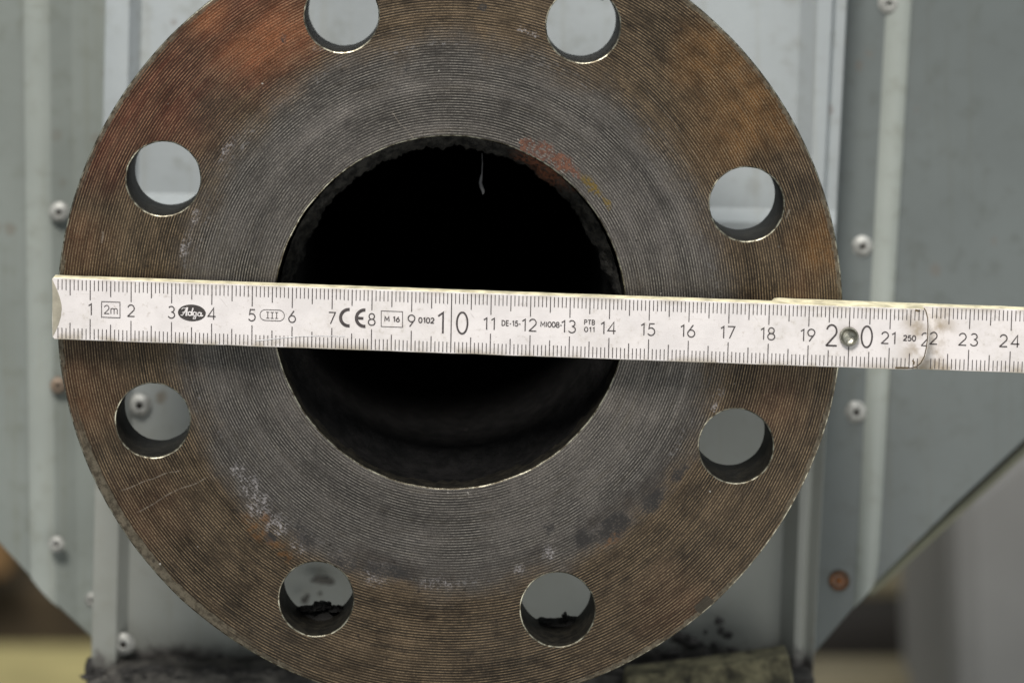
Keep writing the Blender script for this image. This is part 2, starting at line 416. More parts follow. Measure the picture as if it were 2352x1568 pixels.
def ribbed(name, cols, rows, mat, clip=None, thick=.0012):
    """cols: (u at v=0, u at v=1500, y); rows: (v, slope, y offset)"""
    vs, fs = [], []
    for (v, sl, dy) in rows:
        for (u0, u1, y) in cols:
            u = u0 + (u1 - u0) * v / 1500.0
            vv = v + sl * (u - 1033)
            if clip: vv = clip(u, vv)
            yy = y + dy
            vs.append(at(u, vv, yy))
    nc = len(cols)
    for r in range(len(rows) - 1):
        for c in range(nc - 1):
            a = r * nc + c
            fs.append((a, a + 1, a + 1 + nc, a + nc))
    me = bpy.data.meshes.new(name); me.from_pydata([tuple(v) for v in vs], [], fs)
    o = link(name, me, mat)
    # make the normals face the camera
    if me.polygons and me.polygons[len(me.polygons) // 2].normal.y > 0: me.flip_normals()
    s = o.modifiers.new('thickness', 'SOLIDIFY'); s.thickness = thick; s.offset = -1
    b = o.modifiers.new('bevel', 'BEVEL'); b.width = .0016; b.segments = 3; b.limit_method = 'ANGLE'; b.angle_limit = math.radians(12)
    me.shade_smooth()
    w = o.modifiers.new('wn', 'WEIGHTED_NORMAL')
    return hp(o)

PY = .085
plate = ribbed('front_plate',
    [(246, 212, .099), (243, 210, .0785), (298, 266, .0775), (326, 292, PY), (700, 690, PY), (1300, 1270, PY), (1838, 1790, PY),
     (1878, 1822, .0785), (1912, 1838, .0785), (1914, 1848, .0825), (1944, 1868, .0800), (1946, 1870, .099)],
    [(-500, 0, 0), (462, .026, 0), (492, .026, -.006), (900, .026, -.004), (1550, 0, 0)], M_plate)
cm = bpy.data.meshes.new('cut'); cb = bmesh.new()
bmesh.ops.create_cone(cb, cap_ends=True, segments=96, radius1=.0447, radius2=.0447, depth=.08)
bmesh.ops.rotate(cb, verts=cb.verts, matrix=__import__('mathutils').Matrix.Rotation(math.pi / 2, 3, 'X'))
bmesh.ops.translate(cb, verts=cb.verts, vec=(0, .09, 0)); cb.to_mesh(cm); cb.free()
cut = bpy.data.objects.new('cut', cm); scn.collection.objects.link(cut)
plate.modifiers.remove(plate.modifiers['wn'])
bo = plate.modifiers.new('opening', 'BOOLEAN'); bo.operation = 'DIFFERENCE'; bo.object = cut; bo.solver = 'EXACT'
bpy.context.view_layer.update()
pm = bpy.data.meshes.new_from_object(plate.evaluated_get(bpy.context.evaluated_depsgraph_get()))
plate.modifiers.clear(); plate.data = pm
pm.shade_smooth(); pm.set_sharp_from_angle(angle=math.radians(35))
bpy.data.objects.remove(cut)
def clipR(u, v):
    lim = 1500 - (u - 1870) * 1.16 if u < 2045 else 1297 - (u - 2045) * .925
    return min(v, lim)
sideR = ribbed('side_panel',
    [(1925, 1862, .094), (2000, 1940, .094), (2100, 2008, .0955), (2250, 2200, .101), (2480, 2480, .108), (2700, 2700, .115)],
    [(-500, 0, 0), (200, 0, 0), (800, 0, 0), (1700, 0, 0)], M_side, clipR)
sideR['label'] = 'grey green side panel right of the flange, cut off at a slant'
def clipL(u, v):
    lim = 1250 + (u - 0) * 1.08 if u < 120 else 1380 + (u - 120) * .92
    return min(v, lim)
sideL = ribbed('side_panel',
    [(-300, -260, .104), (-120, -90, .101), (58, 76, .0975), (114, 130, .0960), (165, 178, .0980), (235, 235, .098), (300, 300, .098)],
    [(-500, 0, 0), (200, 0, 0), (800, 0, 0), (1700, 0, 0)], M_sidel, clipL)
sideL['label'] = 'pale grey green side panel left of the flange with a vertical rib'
# folded lip under the slanted edge of the right panel, with a black strip for the shaded gap between
M_lip = simple('yellowed_grey_lip', (.27, .27, .19), .6, 0, .12, 40)
def dl(u): return 1297 - (u - 2045) * .925
lip = hp(slab('edge_lip', [at(1990, dl(1990) + 10, .125), at(2700, dl(2700) + 10, .125), at(2700, dl(2700) + 42, .125), at(2000, dl(2000) + 34, .125)], .004, M_lip, bev=.001))
gap_shade_strip = hp(slab('edge_gap_shade', [at(2040, dl(2040) - 1, .110), at(2700, dl(2700) - 1, .121), at(2700, dl(2700) + 13, .121), at(2040, dl(2040) + 7, .110)], .004, simple('black_gap_shade', (.02, .018, .015), .8), bev=.001))
# base rail
rail = []
for i in range(25):
    u = 196 + i * (1872 - 196) / 24
    vv = 1534 + (0 if u < 760 else 16) + 10 * mnoise.noise(Vector((i * .9, 3, 0))) + (4 if i else 30)
    rail.append(at(u, vv, .072))
rail += [at(1872, 1800, .072), at(185, 1800, .072)]
hp(slab('base_rail', rail, .05, M_base, bev=.001))

def rivet(u, v, y, rad_u, style='plain', lab=None):
    p = at(u, v, y); r = rad_u / S * (DC + y) / DC
    prof = [(r, .0002), (r, -.0004), (r * .93, -r * .16), (r * .78, -r * .34), (r * .55, -r * .46), (r * .40, -r * .48), (r * .30, -r * .42), (r * .27, -r * .1), (.00001, -r * .1)]
    m0, m1 = (M_rivet, M_rivdark) if style != 'rusty' else (M_rustdark, M_rust)
    if style == 'rusty': prof = [(r, .0002), (r, -.0006), (r * .9, -r * .16), (r * .82, -r * .18), (r * .76, -r * .16), (r * .5, -r * .05), (r * .3, -r * .1), (.00001, -r * .14)]
    if style == 'brown': m0 = M_brown
    ri = lathe('rivet', prof[:7] if style != 'rusty' else prof[:5], 28, m0, None, p, 50)
    ri = hp(ri)
    mn = lathe('rivet_core', prof[6:] if style != 'rusty' else prof[4:], 20, m1, None, p, 50)
    mn.parent = ri; mn.matrix_parent_inverse = ri.matrix_world.inverted()
    if lab: ri['label'] = lab
    return ri
M_brown = simple('brown_stained_rivet', (.20, .15, .11), .6, .2, .4, 400)
M_strip = paint('pale_rib_light', (.315, .34, .315), .5)  # added strips, pale colour stands in for light caught by the ribs
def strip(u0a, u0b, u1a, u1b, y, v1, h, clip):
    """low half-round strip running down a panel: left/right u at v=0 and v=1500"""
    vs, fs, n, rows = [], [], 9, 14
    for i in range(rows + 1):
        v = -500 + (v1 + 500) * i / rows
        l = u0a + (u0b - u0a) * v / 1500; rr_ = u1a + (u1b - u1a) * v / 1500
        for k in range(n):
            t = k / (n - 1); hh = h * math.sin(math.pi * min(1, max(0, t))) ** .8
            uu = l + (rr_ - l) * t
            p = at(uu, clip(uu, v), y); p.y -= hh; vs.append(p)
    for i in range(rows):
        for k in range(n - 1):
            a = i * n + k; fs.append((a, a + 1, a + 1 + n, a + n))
    o = mesh('rib_light_strip', vs, fs, M_strip, None, 60)
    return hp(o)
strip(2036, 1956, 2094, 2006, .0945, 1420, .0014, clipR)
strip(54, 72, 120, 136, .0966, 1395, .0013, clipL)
bpy.context.view_layer.update()
for a in [(2042, 8, .0942, 25), (1980, 565, .0942, 24, 'plain'), (1965, 945, .0942, 25, 'plain'), (1927, 1332, .0942, 24, 'rusty', 'rusty rivet'),
          (136, 487, .0945, 23, 'plain'), (134, 884, .0945, 19, 'brown', 'brown stained rivet'), (130, 1248, .0925, 18, 'plain'), (212, 1376, .098, 17, 'plain'),
          (284, 1477, .0795, 25, 'plain'), (321, 930, PY - .0044, 26, 'plain')]:
    rivet(*a)

# rust and dirt spots on the right panel are added after lump()
# grime lumps along the base of the plate
def lump(name, pts, mat, y, rough=.25, depth=.004, parent=None, seed=0):
    vs, fs = [], []
    rnd = random.Random(seed)
    bm = bmesh.new()
    for (u, v, ru, rv) in pts:
        c = at(u, v, y); k = (DC + y) / DC / S
        m0 = bmesh.ops.create_icosphere(bm, subdivisions=3, radius=1.0)
        for w in m0['verts']:
            d = w.co.copy()
            n = 1 + rough * 1.1 * mnoise.noise(d * 1.3 + Vector((u, v, seed))) + rough * .55 * mnoise.noise(d * 3.5 + Vector((v, u, seed)))
            w.co = c + Vector((d.x * ru * k * n, d.y * depth * n, d.z * rv * k * n))
    me = bpy.data.meshes.new(name); bm.to_mesh(me); bm.free(); me.shade_smooth()
    return link(name, me, mat, parent)
o = hp(lump('dirt_spot', [(741, 1330, 24, 9), (758, 1336, 12, 6), (700, 1377, 8, 9), (706, 1368, 5, 5), (735, 1362, 5, 4)], simple('dark_smudge', (.10, .095, .085), .9, 0, .4), .0800, .5, .0004, seed=63))
o = hp(lump('rust_spot', [(2266, 597, 9, 7), (2260, 604, 6, 6)], simple('brown_spot', (.11, .065, .03), .9), .1035, .5, .0004, seed=61))
o = hp(lump('paint_chip', [(2306, 283, 5, 6)], M_crud, .1035, .5, .0003, seed=62))
rn = random.Random(3)
pts = []
for i in range(60):
    u = rn.uniform(205, 720); pts.append((u, 1540 + rn.uniform(-8, 14) + (6 if u > 500 else 0), rn.uniform(8, 26), rn.uniform(2, 8)))
pts += [(508, 1506, 11, 4), (420, 1514, 14, 4), (640, 1522, 16, 5), (205, 1530, 10, 20)]
o = hp(lump('dirt_crust', pts, M_crud, .073, .5, .0012)); o['label'] = 'black greasy dirt along the bottom edge'
pts = [(1562, 1464, 20, 13), (1592, 1478, 26, 12), (1540, 1500, 26, 7), (1640, 1480, 10, 8), (1700, 1505, 26, 6), (1567, 1434, 9, 7), (1652, 1425, 9, 8), (1655, 1447, 7, 9), (1672, 1457, 11, 7), (1620, 1450, 5, 5), (1508, 1490, 8, 5), (1625, 1506, 16, 11), (1600, 1520, 22, 9),
       (1665, 1512, 18, 7), (1500, 1518, 5, 3), (1555, 1524, 24, 5), (1680, 1490, 12, 5)]
o = hp(lump('dirt_crust', pts, M_crud, .0800, .6, .0007, seed=4)); o['label'] = 'black dirt spots below the flange at lower right'
pts = [(1400 + i * 16, 1534 - i * 1.2 + rn.uniform(-3, 3), rn.uniform(9, 20), rn.uniform(3, 7)) for i in range(26)]
hp(lump('dirt_crust', pts, M_crud, .0745, .5, .0008, seed=9))
wd = slab('wooden_wedge', [at(1440, 1552, .062), at(1600, 1533, .062), at(1812, 1502, .062), at(1822, 1560, .062), at(1828, 1640, .062), at(1430, 1640, .062)], .010, M_wedge, bev=.0008)
tag(wd, 'dirty yellowish wooden wedge at the foot of the housing, bottom right', 'wedge')

# ------------------------------------------------------------------ flange
FL = empty('pipe_flange', (0, 0, 0))
tag(FL, 'round rusty steel pipe flange with eight bolt holes and concentric turned grooves', 'pipe flange')
ROUT, RBORE, RBC, RHOLE, TH_ = .1000, .0447, .08035, .00934, .020
BEV = .00038
HANG = [math.radians(20 + 45 * k) for k in range(8)]
def ring_pts(cx, cz, r, n, amp, fr, seed):
    out = []
    for k in range(n):
        a = 2 * math.pi * k / n
        d = Vector((math.cos(a), math.sin(a), 0))
        rr = r + amp * mnoise.noise(d * fr + Vector((seed, 0, 0))) + amp * .5 * mnoise.noise(d * fr * 3.7 + Vector((seed, 5, 0)))
        out.append((cx + rr * d.x, cz + rr * d.y))
    return out
cu = bpy.data.curves.new('flange_outline', 'CURVE')
cu.dimensions = '2D'; cu.fill_mode = 'BOTH'
cu.extrude = TH_ / 2 - BEV; cu.bevel_depth = BEV; cu.bevel_resolution = 1; cu.offset = -BEV
def addring(pts):
    sp = cu.splines.new('POLY'); sp.points.add(len(pts) - 1)
    for p, q in zip(sp.points, pts): p.co = (q[0], q[1], 0, 1)
    sp.use_cyclic_u = True
addring(ring_pts(0, 0, ROUT, 900, .00009, 9, 1))
addring(ring_pts(0, 0, RBORE, 480, .00012, 8, 2))
for i, a in enumerate(HANG):
    addring(ring_pts(RBC * math.cos(a), RBC * math.sin(a), RHOLE, 160, .00007, 3, 10 + i))
tmp = bpy.data.objects.new('tmp', cu); scn.collection.objects.link(tmp)
dg = bpy.context.evaluated_depsgraph_get()
me = bpy.data.meshes.new_from_object(tmp.evaluated_get(dg))
bpy.data.objects.remove(tmp)
me.name = 'flange_ring'
for v in me.vertices:
    x, y, z = v.co
    v.co = (x, TH_ / 2 - z, y)
me.flip_normals() if False else None
bm = bmesh.new(); bm.from_mesh(me)
bmesh.ops.remove_doubles(bm, verts=bm.verts, dist=1e-6)
bmesh.ops.recalc_face_normals(bm, faces=bm.faces)
bm.to_mesh(me); bm.free()
me.materials.clear()
for m_ in (M_face, M_edge, M_hole): me.materials.append(m_)
for p in me.polygons:
    n = p.normal; c = p.center
    if n.y < -.98: p.material_index = 0
    elif c.y < BEV * 1.2: p.material_index = 1
    elif math.hypot(c.x, c.z) > .098: p.material_index = 0
    elif n.y > .98: p.material_index = 0
    else: p.material_index = 2
me.shade_smooth(); me.set_sharp_from_angle(angle=math.radians(25))
for p in me.polygons:
    if abs(p.normal.y) > .98: p.use_smooth = False
ring = bpy.data.objects.new('flange_ring', me); scn.collection.objects.link(ring); ring.parent = FL

# pipe welded into the bore from behind
def pw(r, y, a, i):
    if i in (0,): return r, y
    d = Vector((math.cos(a), math.sin(a), 0))
    f = .25 + .75 * max(0, math.sin(a) + .35)
    return r + f * (.0011 * mnoise.noise(d * 7 + Vector((0, 0, i * .8))) + .0006 * mnoise.noise(d * 22 + Vector((0, 0, i * 1.7)))), y
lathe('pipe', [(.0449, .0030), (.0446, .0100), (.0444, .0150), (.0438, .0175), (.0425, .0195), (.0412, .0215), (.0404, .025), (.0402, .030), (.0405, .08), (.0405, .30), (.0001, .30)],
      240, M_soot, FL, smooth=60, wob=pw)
def arc_weld():
    vs, fs, n, m_ = [], [], 220, 11
    for i in range(n + 1):
        a = math.radians(-7 + 194 * i / n); d = Vector((math.cos(a), math.sin(a), 0))
        fade = min(1, i / 25, (n - i) / 25)
        for k in range(m_):
            t = k / (m_ - 1)
            y = .0085 + .0125 * t
            inn = (math.sin(math.pi * min(1, t * .62 + .02)) ** .6) * .0046
            nz = .0009 * mnoise.noise(d * 9 + Vector((0, 0, t * 3))) + .0007 * mnoise.noise(d * 30 + Vector((0, 0, t * 7))) + .0004 * mnoise.noise(d * 80 + Vector((0, 0, t * 14)))
            r_ = .0448 - (inn + nz * (1 if t > .05 else .2) * 1.3) * fade
            vs.append((r_ * d.x, y, r_ * d.y))
    for i in range(n):
        for k in range(m_ - 1):
            a = i * m_ + k; fs.append((a, a + 1, a + 1 + m_, a + m_))
    o = mesh('weld_bead', vs, fs, M_weld, FL, 70)
    return o
def weld_mat():
    g = G('scaly_grey_weld')
    n = g.noise(380, 5, .65); n3 = g.noise(900, 3, .6)
    c = g.mix(g.ss(n, .34, .68), (.003, .003, .003), (.040, .038, .034))
    vd = g.t.nodes.new('ShaderNodeVectorMath'); vd.operation = 'DISTANCE'
    g.lk(g.P, vd.inputs[0]); vd.inputs[1].default_value = (.0250, .0090, .0365)
    ru = g.ss(g.add(vd.outputs['Value'], g.mul(g.sub(n, .5), .012)), .004, .011, 1, 0)
    c = g.mix(g.mul(ru, g.ss(n3, .38, .55, .1, .9)), c, (.15, .055, .028))
    return g.out(c, .8, 0, g.bump(n, .0014), spec=.3)
M_weld = weld_mat()
arc_weld()
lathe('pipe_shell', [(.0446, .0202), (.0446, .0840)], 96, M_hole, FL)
# rust scale and dirt on the bore edge and in two lower holes
M_holecrud = simple('black_hole_dirt', (.008, .0075, .007), .9, 0, .6, 350, .001)
def gl(name, pts, y, seed, dep=.003): return lump(name, pts, M_holecrud, y, .5, dep, FL, seed)
gl('hole_dirt', [(730, 1391, 14, 8), (746, 1391, 16, 8), (708, 1397, 22, 4), (735, 1412, 64, 12), (772, 1397, 18, 4)], .017, 31)
gl('hole_dirt', [(1297, 1415, 6, 7), (1250, 1426, 20, 6), (1280, 1431, 46, 9), (1312, 1424, 18, 7)], .0195, 32)
gl('hole_dirt', [(1382, -4, 6, 4)], .018, 33)
gl('hole_dirt', [(1712, 545, 6, 3)], .010, 34, .0015)
# flakes stuck on the weld at upper right of the bore
fk = [(1085 + i * 4, 348 + i * i * .03, 9, 4) for i in range(6)]
for i in range(26):
    a = math.radians(74 - i * 2.6); rr = 378 + rn.uniform(-12, 12)
    fk.append((1036 + rr * math.cos(a), 700 - rr * math.sin(a), rn.uniform(12, 22), rn.uniform(7, 14)))
M_flake = simple('grey_black_scale', (.011, .011, .010), .8, 0, .7, 420, .001)
# pale crumbs resting low inside the bore
for i, (u, v, r, c) in enumerate([(1110, 1063, 6, (.45, .43, .42)), (1172, 1044, 6, (.35, .16, .10)), (975, 1020, 4, (.2, .2, .2))]):
    cr = lump('crumb', [(u, v, r, r * .5)], simple('crumb_' + ['pale', 'rusty', 'grey'][i], c, .8), .0, .4, .001, None, 50 + i)
    # lies on the lower bore wall: move it in along the line of sight to the wall
    cr.location = (0, 0, 0)
    z_img = v
    yy = max(0.001, (1 - (z_img - VV) / (1121 - VV)) * DC * 1.0)
    p0 = at(u, v, 0); p1 = at(u, v, yy)
    cr.data.transform(__import__('mathutils').Matrix.Translation(p1 - p0))
    tag(cr, ['pale crumb lying low inside the dark bore', 'reddish rust crumb lying low inside the dark bore', 'tiny grey crumb at the lower left inside the bore'][i], 'crumb')
# cobweb wisp hanging in the bore
wv = []
M_web = simple('dusty_cobweb', (.11, .11, .115), .9)
def tube(name, pts, mat, parent=None, seg=8):
    vs, fs = [], []
    for (p, r) in pts:
        for k in range(seg):
            a = 2 * math.pi * k / seg
            vs.append(Vector(p) + Vector((r * math.cos(a), r * math.sin(a), 0)))
    for i in range(len(pts) - 1):
        for k in range(seg):
            a, b = i * seg + k, i * seg + (k + 1) % seg
            fs.append((a, b, b + seg, a + seg))
    fs.append(tuple(range(seg))); fs.append(tuple(range(len(vs) - 1, len(vs) - seg - 1, -1)))
    return mesh(name, vs, fs, mat, parent, 60)
wb = tube('cobweb_strand', [(at(1107, 352, .017), .00006), (at(1108, 372, .017), .00009), (at(1107, 398, .017), .00013), (at(1105, 408, .017), .00035), (at(1103, 420, .017), .0004), (at(1106, 430, .017), .0005), (at(1110, 440, .017), .0004), (at(1109, 446, .017), .0002)], M_web)
tag(wb, 'thin dusty cobweb strand hanging from the top of the dark bore', 'cobweb')

# ------------------------------------------------------------------ folding ruler
RL = empty('folding_ruler', atp(130, 850, -.010))
tag(RL, 'white wooden folding ruler with black centimetre scale lying across the flange', 'folding ruler')
bpy.context.view_layer.update()
def rp(o, par=None):
    par = par or RL
    o.parent = par; o.matrix_parent_inverse = par.matrix_world.inverted()
    return o
T = .0042
Y1 = -.0094            # front face of the first leg
Y2 = Y1 + T + .0006    # front face of the second leg, behind the first
def white(name, col, gx=None):
    g = G(name)
    n = g.noise(120, 4, .6); f = g.noise(700, 4, .65, off=3.)
    x, y, z = g.xyz()
    st = g.noise(1.0, 4, .7, g.comb(g.mul(x, 90.), 0.0, g.mul(z, 1500.)))
    c = g.mix(g.ss(n, .35, .7), col, tuple(v * .90 for v in col))
    c = g.mix(g.ss(st, .58, .72, 0, .28), c, (.42, .37, .34))
    c = g.mix(g.mul(g.ss(f, .58, .72), .38), c, (.36, .31, .26))
    c = g.mix(g.mul(g.ss(g.noise(40, 3, .6, off=17.), .5, .62), g.ss(f, .40, .62, .03, .2)), c, (.50, .46, .40))
    c = g.mix(g.ss(g.noise(1.0, 3, .7, g.comb(g.mul(g.add(x, g.mul(z, .9)), 900.), 0., g.mul(g.sub(z, x), 60.))), .66, .72, 0, .4), c, (.40, .36, .34))
    # greyed dirt near the long edges
    e = g.sub(g.mul(g.add(z, g.mul(x, .0358)), 1000.0), RC)
    edge = g.ss(g.m('ABSOLUTE', e), 5.6, 8.2)
    c = g.mix(g.mul(edge, g.ss(g.noise(160, 4, .65, off=11.), .38, .62, 0, .75)), c, (.33, .28, .20))
    if gx:
        d = g.ss(g.m('ABSOLUTE', g.sub(x, gx)), .001, .009, 1, 0)
        c = g.mix(g.mul(d, g.ss(n, .42, .62, .05, .75)), c, (.27, .20, .11))
    return g.out(c, .42, 0.0, g.bump(f, .00004), spec=.4)
def ytop(px): return 694 + (px - 140) * .0358
def ytop2(px): return 751 + (px - 1936) * .0362
pc = atp(1124, ytop(1124) + 77, Y1)
RC = (pc.z + pc.x * .0358) * 1000.0
M_white = white('white_ruler_lacquer', (.755, .710, .700), atp(2316, 800, Y1).x)
M_white2 = white('white_ruler_lacquer_second', (.765, .718, .71), atp(2326, 800, Y2).x)
M_wood = simple('cream_ruler_edge', (.72, .66, .46), .6, 0, .35, 220, .0002)
M_capw = simple('worn_beige_end', (.36, .33, .26), .5, .2, .2, 200)
M_ink = simple('faded_black_ink', (.060, .050, .050), .6, 0, .25, 900)
M_inkb = simple('brown_black_dirt_line', (.10, .070, .035), .8, 0, .5, 900)

def yt(px, yf): return yf if yf > Y1 + .002 else yf + .0034 * (1 - px / 2330.0)
def leg(name, outline, yf, mat):
    """outline in photo pixels; front face gets the lacquer, sides the wood"""
    n = len(outline)
    fr = [atp(px, py, yt(px, yf)) for (px, py) in outline]
    vs = fr + [p + Vector((0, T, 0)) for p in fr]
    fs = [tuple(range(n)), tuple(range(2 * n - 1, n - 1, -1))] + [(i, i + n, (i + 1) % n + n, (i + 1) % n) for i in range(n)]
    ms = [0, 1] + [1] * n
    o = mesh(name, vs, fs, [mat, M_wood], None, None, ms)
    b = o.modifiers.new('bevel', 'BEVEL'); b.width = .00018; b.segments = 2; b.limit_method = 'ANGLE'; b.angle_limit = math.radians(50)
    return rp(o)
def edge_w(px, s): return .9 * mnoise.noise(Vector((px * .013, s, 0))) + .5 * mnoise.noise(Vector((px * .05, s + 4, 0)))
out1 = []
for i in range(60):
    px = 133 + (2306 - 133) * i / 59; out1.append((px, ytop(px) + edge_w(px, 1)))
out1 += [(2313, 772), (2319, 785), (2323, 800), (2324, 815), (2323, 840), (2320, 866), (2315, 889), (2306, 907), (2294, 918), (2280, 923)]
for i in range(60):
    px = 2270 + (136 - 2270) * i / 59; out1.append((px, ytop(px) + 154 + edge_w(px, 7)))
out1 += [(131, 842), (130, 800), (131, 745), (130, 698)]
leg1 = leg('ruler_leg', out1, Y1, M_white)
leg1['label'] = 'front ruler leg marked 1 to 22'
out2 = [(1934, 757), (1940, 752)]
for i in range(20):
    px = 1950 + (2760 - 1950) * i / 19; out2.append((px, ytop2(px) + edge_w(px, 15)))
for i in range(20):
    px = 2760 + (2050 - 2760) * i / 19; out2.append((px, ytop2(px) + 159 + edge_w(px, 22)))
out2 += [(1950, 880)]
leg2 = leg('ruler_leg', out2, Y2, M_white2)
leg2['label'] = 'second ruler leg behind the first, marked 22 to 24'
bpy.context.view_layer.update()

# marks -------------------------------------------------------------
class Ink:
    def __init__(s): s.v = []; s.f = []; s.n = 0
    def poly(s, pts, yf):
        b = len(s.v); y = yf - .00006 - (s.n % 7) * .000006; s.n += 1
        s.v += [atp(p[0], p[1], yt(p[0], y)) for p in pts]; s.f.append(tuple(range(b, b + len(pts))))
    def strip(s, pts, w, yf, closed=False):
        """ribbon of width w along pts (photo pixels)"""
        P = [Vector((p[0], p[1])) for p in pts]; n = len(P)
        L, Rr = [], []
        for i in range(n):
            if closed: a, c = P[i - 1], P[(i + 1) % n]
            else: a, c = P[max(i - 1, 0)], P[min(i + 1, n - 1)]
            d0 = (P[i] - a); d1 = (c - P[i])
            if d0.length < 1e-6: d0 = d1
            if d1.length < 1e-6: d1 = d0
            d0 = d0.normalized(); d1 = d1.normalized()
            t = (d0 + d1)
            t = t.normalized() if t.length > 1e-6 else d0
            nn = Vector((-t.y, t.x)); k = 1 / max(.5, nn.dot(Vector((-d0.y, d0.x))))
            L.append(P[i] + nn * w / 2 * k); Rr.append(P[i] - nn * w / 2 * k)
        b = len(s.v); y = yf - .00006 - (s.n % 7) * .000006; s.n += 1
        s.v += [atp(p.x, p.y, yt(p.x, y)) for p in L] + [atp(p.x, p.y, yt(p.x, y)) for p in Rr]
        m = n if closed else n - 1
        for i in range(m):
            j = (i + 1) % n
            s.f.append((b + i, b + j, b + n + j, b + n + i))
    def build(s, name, mat, par):
        me = bpy.data.meshes.new(name); me.from_pydata([tuple(v) for v in s.v], [], s.f)
        bm = bmesh.new(); bm.from_mesh(me)
        for f in bm.faces:
            f.normal_update()
            if f.normal.y > 0: f.normal_flip()
        bm.to_mesh(me); bm.free()
        return rp(link(name, me, mat), par)

TICK = {0: 125, 1: 225.7, 2: 328, 3: 429.5, 4: 530, 5: 631, 6: 731.3, 7: 831, 8: 930.5, 9: 1030, 10: 1129.5, 11: 1228.3, 12: 1327.4, 13: 1426, 14: 1525, 15: 1624.4, 16: 1723.8, 17: 1823.5, 18: 1923.9, 19: 2023.8, 20: 2125.3, 21: 2227, 22: 2329}
TICK2 = {22: 2321.8, 23: 2426, 24: 2530, 25: 2634}
def tpos(t, T_): 
    a = int(math.floor(t)); f = t - a
    return T_[a] if f < 1e-6 else T_[a] * (1 - f) + T_[a + 1] * f
def lean(px): return .5 + 6 * (px - 225) / 2300
def ticks(ink, T_, t0, t1, ytp, h, yf, skip=lambda px, top: False):
    k = int(round(t0 * 10))
    while k <= int(round(t1 * 10)):
        px = tpos(k / 10, T_); L = 26 if k % 5 else (39 if k % 10 else 50); w = 2.0 if k % 5 else 2.3
        y = ytp(px); ln = lean(px)
        def pt(f): return (px - ln * f / h, y + f)
        j = random.uniform(-.6, .6)
        if k == 100: ink.strip([pt(4), pt(h - 3)], 2.6, yf)
        else:
            if not skip(px, True): ink.strip([pt(4), pt(4 + L + j)], w, yf)
            if not skip(px, False): ink.strip([pt(h - 3 - L + j), pt(h - 3)], w, yf)
        k += 1
def sk(px, top):
    if top: return px > 2312
    return px > 2304
tk = Ink()
ticks(tk, TICK, .2, 21.9, ytop, 154, Y1, sk)
tk.build('scale_ticks', M_ink, leg1)
tk2 = Ink()
ticks(tk2, TICK2, 22.1, 24.9, ytop2, 159, Y2)
tk2.build('scale_ticks', M_ink, leg2)

# stroke lettering: unit cap height, y up
def arc(cx, cy, rx, ry, a0, a1, n=18):
    return [(cx + rx * math.cos(math.radians(a0 + (a1 - a0) * i / n)), cy + ry * math.sin(math.radians(a0 + (a1 - a0) * i / n))) for i in range(n + 1)]
GL = {
 '0': (.60, [arc(.30, .5, .27, .5, 90, 450, 32)]),
 '1': (.42, [[(.08, .80), (.30, .97), (.30, 0)]]),
 '2': (.60, [arc(.30, .71, .25, .29, 165, -38, 18) + [(.05, .03), (.06, .02), (.58, .02)]]),
 '3': (.60, [arc(.28, .76, .22, .24, 150, -90, 16) , arc(.28, .26, .26, .26, 90, -155, 18)]),
 '4': (.64, [[(.47, 0), (.47, 1), (.03, .27), (.62, .27)]]),
 '5': (.60, [[(.52, .98), (.16, .98), (.10, .56)] + arc(.27, .32, .27, .31, 118, -150, 18)]),
 '6': (.60, [[(.44, 1.0), (.10, .46)], arc(.30, .29, .26, .29, 0, 360, 28)]),
 '7': (.58, [[(.03, .98), (.55, .98), (.18, 0)]]),
 '8': (.60, [arc(.30, .76, .21, .24, 0, 360, 24), arc(.30, .26, .26, .26, 0, 360, 26)]),
 '9': (.60, [arc(.30, .71, .26, .29, 0, 360, 28), [(.50, .54), (.16, 0)]]),
 'm': (.80, [[(.06, 0), (.06, .66)], [(.06, .46)] + arc(.235, .46, .175, .19, 180, 0, 10) + [(.41, 0)], [(.41, .46)] + arc(.585, .46, .175, .19, 180, 0, 10) + [(.76, 0)]]),
 'M': (.86, [[(.08, 0), (.10, 1), (.43, .30), (.76, 1), (.78, 0)]]),
 'D': (.68, [[(.08, .0), (.08, 1.0), (.25, 1.0)] + arc(.25, .5, .36, .5, 90, -90, 16)[1:] + [(.08, 0)]]),
 'E': (.52, [[(.48, 1), (.08, 1), (.08, 0), (.48, 0)], [(.08, .52), (.44, .52)]]),
 'I': (.22, [[(.11, 0), (.11, 1)]]),
 'P': (.58, [[(.08, 0), (.08, 1), (.28, 1)] + arc(.28, .74, .24, .26, 90, -90, 12)[1:] + [(.08, .48)]]),
 'T': (.58, [[(.02, 1), (.56, 1)], [(.29, 1), (.29, 0)]]),
 'B': (.60, [[(.08, 0), (.08, 1), (.28, 1)] + arc(.28, .76, .22, .24, 90, -90, 12)[1:] + [(.08, .52)], [(.28, .52)] + arc(.28, .26, .25, .26, 90, -90, 12)[1:] + [(.08, 0)]]),
 '-': (.34, [[(.04, .40), (.30, .40)]]),
 ' ': (.28, []),
}
SL = .0358
def text(ink, s, cx, cy, h, w, yf, adv=.10, width=None, xs=1.0):
    """centred at photo pixel (cx, cy)"""
    tot = sum(GL[c][0] for c in s) + adv * (len(s) - 1)
    if width: xs = width / (tot * h)
    x = -tot / 2
    for c in s:
        gw, st = GL[c]
        for pl in st:
            pts = []
            for (gx, gy) in pl:
                dx = (x + gx) * h * xs; dy = (.5 - gy) * (h - w)
                pts.append((cx + dx - lean(cx) / 154 * dy, cy + dy + SL * dx))
            ink.strip(pts, w, yf)
        x += gw + adv
num = Ink()
